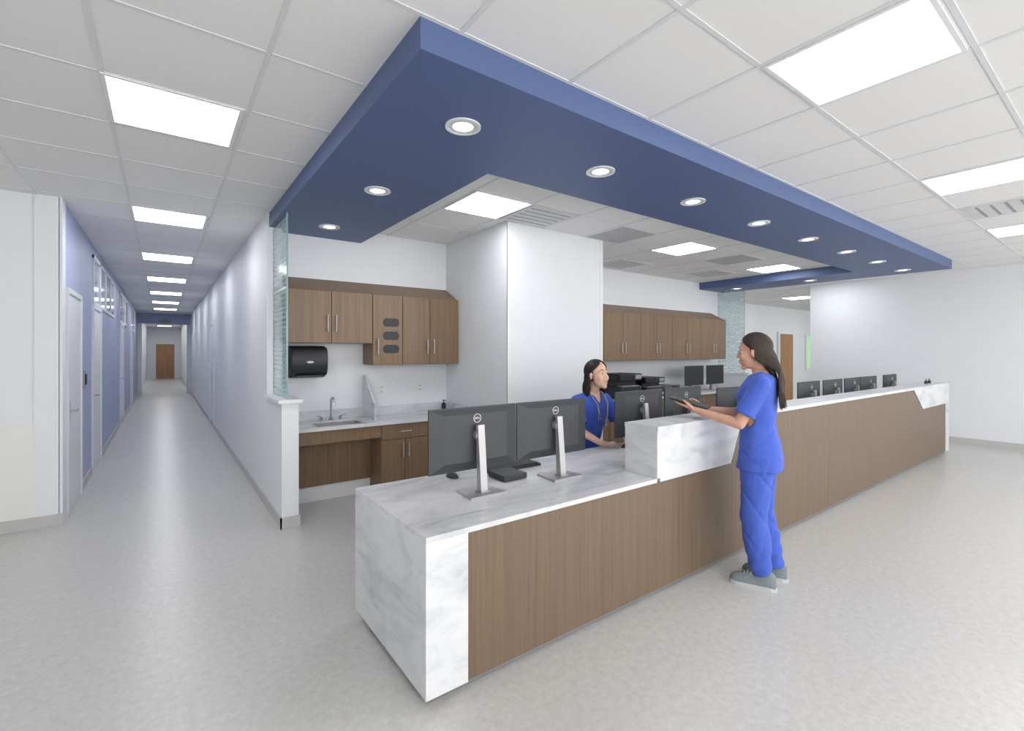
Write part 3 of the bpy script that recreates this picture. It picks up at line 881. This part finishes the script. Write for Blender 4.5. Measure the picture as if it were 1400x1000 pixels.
    for i in range(nL):
        f0 = 14 + (360 - 28) * i / (nL - 1)
        ph = f0 if f0 <= 180 else f0 - 360
        sgn = 1 if ph >= 0 else -1
        a0 = abs(ph)
        pts = []; rad = []
        umax = 104
        j1 = random.uniform(-1, 1); j2 = random.uniform(-1, 1)
        for k in range(9):
            u = math.radians(8 + (umax - 8) * k / 8)
            tgt = max(a0, P.get('sweep', 88))
            t = max(0, (k / 8 - .35) / .65)
            a = math.radians(a0 + (tgt - a0) * t ** 1.2) * sgn
            jit = 1 + .012 * j1
            pts.append(V((C.x + R.x * jit * math.sin(u) * math.cos(a), C.y + R.y * jit * math.sin(u) * math.sin(a), C.z + R.z * jit * math.cos(u))))
            rad.append(.004 + .0015 * k / 8)
        e = pts[-1].copy()
        ln = L * random.uniform(.80, 1.0)
        for k in range(1, 15):
            t = k / 14
            wob = (.001 + .005 * t) * math.sin(j2 * 1.5 + t * 9)
            kk = max(0, min(1, (t - slide0) / (slide1 - slide0))); kk = kk * kk * (3 - 2 * kk)
            kb = min(1, t * 1.6); kb = kb * (2 - kb)
            depth = .010 * j1 * t
            frontness = max(0, min(1, (180 - max(a0, 88)) / 92))
            x1 = e.x + (hb - e.x) * kb
            x2 = e.x + (hb + .012 - e.x) * kk
            x = x1 * (1 - frontness) + x2 * frontness + depth + wob
            y = e.y * (1 - P['hairpull'] * t) + wob + P.get('hairside', 0) * t + .006 * j2 * t
            pts.append(V((x, y, e.z - ln * t)))
            rad.append(.0054 if t < .7 else .0054 * (1.06 - t) / .36 + .0005)
        tube(bm, [HM @ p for p in pts], [r * hs for r in rad], 6)
    h = to_obj(bm, "hair", hairmat, parent=body, smooth=False)
    for p in h.data.polygons: p.use_smooth = True
    h["label"] = P['hairlabel']
    return body

def v3(*a): return Vector(a)
DA = -.035
def slz(a): return 1.165 + (a - .36 - DA) * .25
lf = []
for i, (bb0, ln) in enumerate(((.118, .062), (.097, .070), (.076, .066), (.056, .052))):
    a0 = .495 + (.006 if i in (1, 2) else 0) + DA
    lf.append([v3(a0, bb0, slz(a0) - .016), v3(a0 + ln * .45, bb0 - .006, slz(a0 + ln * .45) - .015), v3(a0 + ln * .78, bb0 - .01, slz(a0 + ln * .78) - .012), v3(a0 + ln, bb0 - .012, slz(a0 + ln) - .010)])
handL = dict(palm=[v3(.445 + DA, .105, slz(.445 + DA) - .024)], fingers=lf, thumb=[v3(.45 + DA, .128, slz(.45 + DA) - .012), v3(.475 + DA, .146, slz(.475 + DA) + .010), v3(.505 + DA, .128, slz(.505 + DA) + .021)])
mir = lambda p: v3(p.x - .02, .05 - p.y, p.z - .004)
handR = dict(palm=[mir(handL['palm'][0])], fingers=[[mir(p) for p in f] for f in lf], thumb=[mir(p) for p in handL['thumb']])
rings = [(.78, .0, .108, .168), (.86, -.012, .120, .176), (.93, -.008, .114, .168), (1.0, .0, .100, .148), (1.08, .005, .092, .132), (1.18, .01, .103, .142), (1.27, .012, .113, .152), (1.34, -.003, .100, .160), (1.385, -.015, .080, .146), (1.42, -.02, .058, .09), (1.45, -.015, .045, .055)]
P1 = dict(torso=rings, top=[(.765, -.0, .126, .184)] + rings[1:-1], hips=rings[:4], neck=[v3(-.015, 0, 1.40), v3(.005, 0, 1.50)], neckz=1.44,
    head=(.035, 0, 1.565), hs=1.04, yaw=math.radians(2), pitch=math.radians(4),
    armL=[v3(-.02, .168, 1.355), v3(.10, .215, 1.095), v3(.40 + DA, .118, 1.15)],
    armR=[v3(-.02, -.168, 1.355), v3(.14, -.19, 1.12), v3(.38 + DA, -.066, 1.145)],
    handL=handL, handR=handR,
    legL=[v3(0, .088, .86), v3(.025, .095, .47), v3(-.02, .10, .09)], legR=[v3(0, -.088, .86), v3(-.005, -.085, .47), v3(-.08, -.09, .09)],
    seed=3.0, hairlen=.39, hairback=-.155, hairpull=-.02, hairside=.02, slide=(.12, .42), hairlabel="long loose dark brown hair")
F1 = math.atan2(.925, -.38)
L1 = (3.285, 1.60)
person("person", (L1[0], L1[1], 0), F1, "standing woman in royal blue scrubs leaning on counter holding tablet", P1, M['skin'], M['hair'])
tb = empty("tablet", (L1[0], L1[1], 0), "dark grey tablet held in both hands above the ledge", "tablet", rz=F1)
def f(b):
    box(b, .35 + DA, .61 + DA, -.065, .12, 0, .011, .003)
    for v in b.verts: v.co.z += slz(v.co.x)
part(tb, "case", M['black'], f)
def f(b):
    box(b, .365 + DA, .595 + DA, -.055, .110, .011, .012)
    for v in b.verts: v.co.z += slz(v.co.x)
part(tb, "screen", M['dark'], f)
off = Matrix.Rotation(F1, 4, 'Z') @ Vector((.48 + DA, .03, 0))
tb.location = (L1[0] + off.x, L1[1] + off.y, 1.195)
for ch in [o for o in bpy.data.objects if o.parent == tb]:
    ch.data.transform(Matrix.Translation((-.48 - DA, -.03, -1.195)))

def hand_on_desk(w, dx, dy, side, z=.776):
    d = Vector((dx, dy, 0)).normalized(); n = Vector((-d.y, d.x, 0)) * side
    palm = w + d * .045; palm.z = z + .016
    fs = []
    for i, ln in enumerate((.066, .074, .068, .054)):
        o = (1.5 - i) * .021
        p0 = w + d * .085 + n * o; p0.z = z + .018
        p1 = p0 + d * ln * .45 + n * o * .15; p1.z = z + .026
        p2 = p0 + d * ln * .8 + n * o * .22; p2.z = z + .014
        p3 = p0 + d * ln + n * o * .25; p3.z = z - .003
        fs.append([p0, p1, p2, p3])
    t0 = w + d * .03 + n * .028; t0.z = z + .010
    t1 = w + d * .06 + n * .05; t1.z = z + .006
    t2 = w + d * .088 + n * .056; t2.z = z
    return dict(palm=[palm], fingers=fs, thumb=[t0, t1, t2])
rings = [(.56, -.10, .12, .18), (.66, -.10, .12, .175), (.76, -.085, .102, .15), (.86, -.06, .10, .145), (.96, -.035, .112, .152), (1.05, -.015, .12, .162), (1.12, -.005, .106, .166), (1.16, .0, .08, .15), (1.195, .008, .058, .09), (1.22, .015, .044, .055)]
wR = v3(.27, -.16, .80); wL = v3(.30, .13, .80)
P2 = dict(torso=rings, top=[(.60, -.10, .125, .182)] + rings[1:-1], hips=rings[:3], neck=[v3(.01, 0, 1.17), v3(.05, 0, 1.28)], neckz=1.215,
    head=(.08, 0, 1.36), hs=1.10, yaw=math.radians(2), pitch=math.radians(-6), round=1.12, smile=.004,
    armL=[v3(-.0, .178, 1.125), v3(.14, .24, .90), wL], armR=[v3(0, -.178, 1.125), v3(.12, -.26, .895), wR],
    handL=hand_on_desk(wL, .8, -.4, -1), handR=hand_on_desk(wR, .5, .8, 1),
    legL=[v3(-.08, .09, .62), v3(.34, .11, .60), v3(.32, .11, .13)], legR=[v3(-.08, -.09, .62), v3(.34, -.11, .60), v3(.32, -.11, .13)], legr=[.085, .072, .066, .055],
    seed=11.0, hairlen=.21, hairback=-.11, hairpull=-.25, slide=(.5, 1.3), hairlabel="shoulder length dark brown hair")
SP = (3.12, 3.02, 0)
person("person", SP, -math.pi / 2, "seated woman in royal blue scrubs with stethoscope behind the desk", P2, M['skin2'], M['hair2'])
st = empty("stethoscope", (SP[0], SP[1] - .06, 1.1), "grey stethoscope hanging around the neck", "stethoscope")
def l2w(a, b, z): return (b, -a + .06, z - 1.1)
part(st, "tubing", M['grey'], lambda b: [
    tube(b, [l2w(.150, -.05, 1.03), l2w(.140, -.065, 1.11), l2w(.07, -.080, 1.197), l2w(-.03, -.066, 1.238), l2w(-.05, 0, 1.247), l2w(-.03, .066, 1.238), l2w(.07, .080, 1.197), l2w(.140, .065, 1.11), l2w(.157, .045, 1.0), l2w(.147, .03, .93)], .006, 10)], smooth=True)
part(st, "chest_piece", M['chrome'], lambda b: cyl(b, l2w(.137, .03, .925), l2w(.157, .03, .925), .02), smooth=True)
part(st, "ear_tubes", M['chrome'], lambda b: [tube(b, [l2w(.150, -.05, 1.03), l2w(.162, -.035, .97)], .004), tube(b, [l2w(.150, -.05, 1.03), l2w(.157, -.065, .97)], .004)], smooth=True)
mouse(SP[0] + .02, SP[1] - .40, 0.3)
chn = empty("office_chair", (SP[0], SP[1] + .08, 0), "grey swivel office chair behind the desk", "chair")
part(chn, "seat", M['dark'], lambda b: box(b, -.24, .24, -.24, .22, .45, .53, .03, 3), smooth=True)
part(chn, "backrest", M['dark'], lambda b: box(b, -.19, .19, .22, .26, .60, .95, .02, 3), smooth=True)
part(chn, "backrest_bar", M['grey'], lambda b: tube(b, [(0, .1, .46), (0, .27, .47), (0, .28, .75)], .014))
part(chn, "gas_column", M['grey'], lambda b: cyl(b, (0, 0, .1), (0, 0, .46), .028))
for k in range(5):
    an = 2 * math.pi * k / 5 + .3
    lg = part(chn, "leg", M['dark'], lambda b: tube(b, [(0, 0, .11), (.27 * math.cos(an), .27 * math.sin(an), .07)], [.025, .016]))
    part(lg, "caster", M['black'], lambda b: cyl(b, (.27 * math.cos(an) - .015, .27 * math.sin(an), .03), (.27 * math.cos(an) + .015, .27 * math.sin(an), .03), .03))

# ------------------------------------------------------------ world + camera
w = bpy.data.worlds.new("World"); S.world = w
w.use_nodes = True
w.node_tree.nodes["Background"].inputs["Color"].default_value = (1.0, 0.985, 0.965, 1)
w.node_tree.nodes["Background"].inputs["Strength"].default_value = 3.7
cam = bpy.data.cameras.new("Camera")
cam.sensor_width = 36; cam.lens = 646 / 1400 * 36
cam.shift_y = -19 / 1400
cam.clip_start = 0.05
co = bpy.data.objects.new("Camera", cam)
co.location = (0, 0, 1.57)
co.rotation_euler = (math.radians(90), 0, -math.atan2(477, 646))
if CLOSEUP:
    cam.lens = 75; cam.shift_y = 0
    d = Vector((3.2, 2.2, 1.2)) - Vector((0, 0, 1.57))
    co.rotation_euler = d.to_track_quat('-Z', 'Y').to_euler()
COL.objects.link(co)
S.camera = co
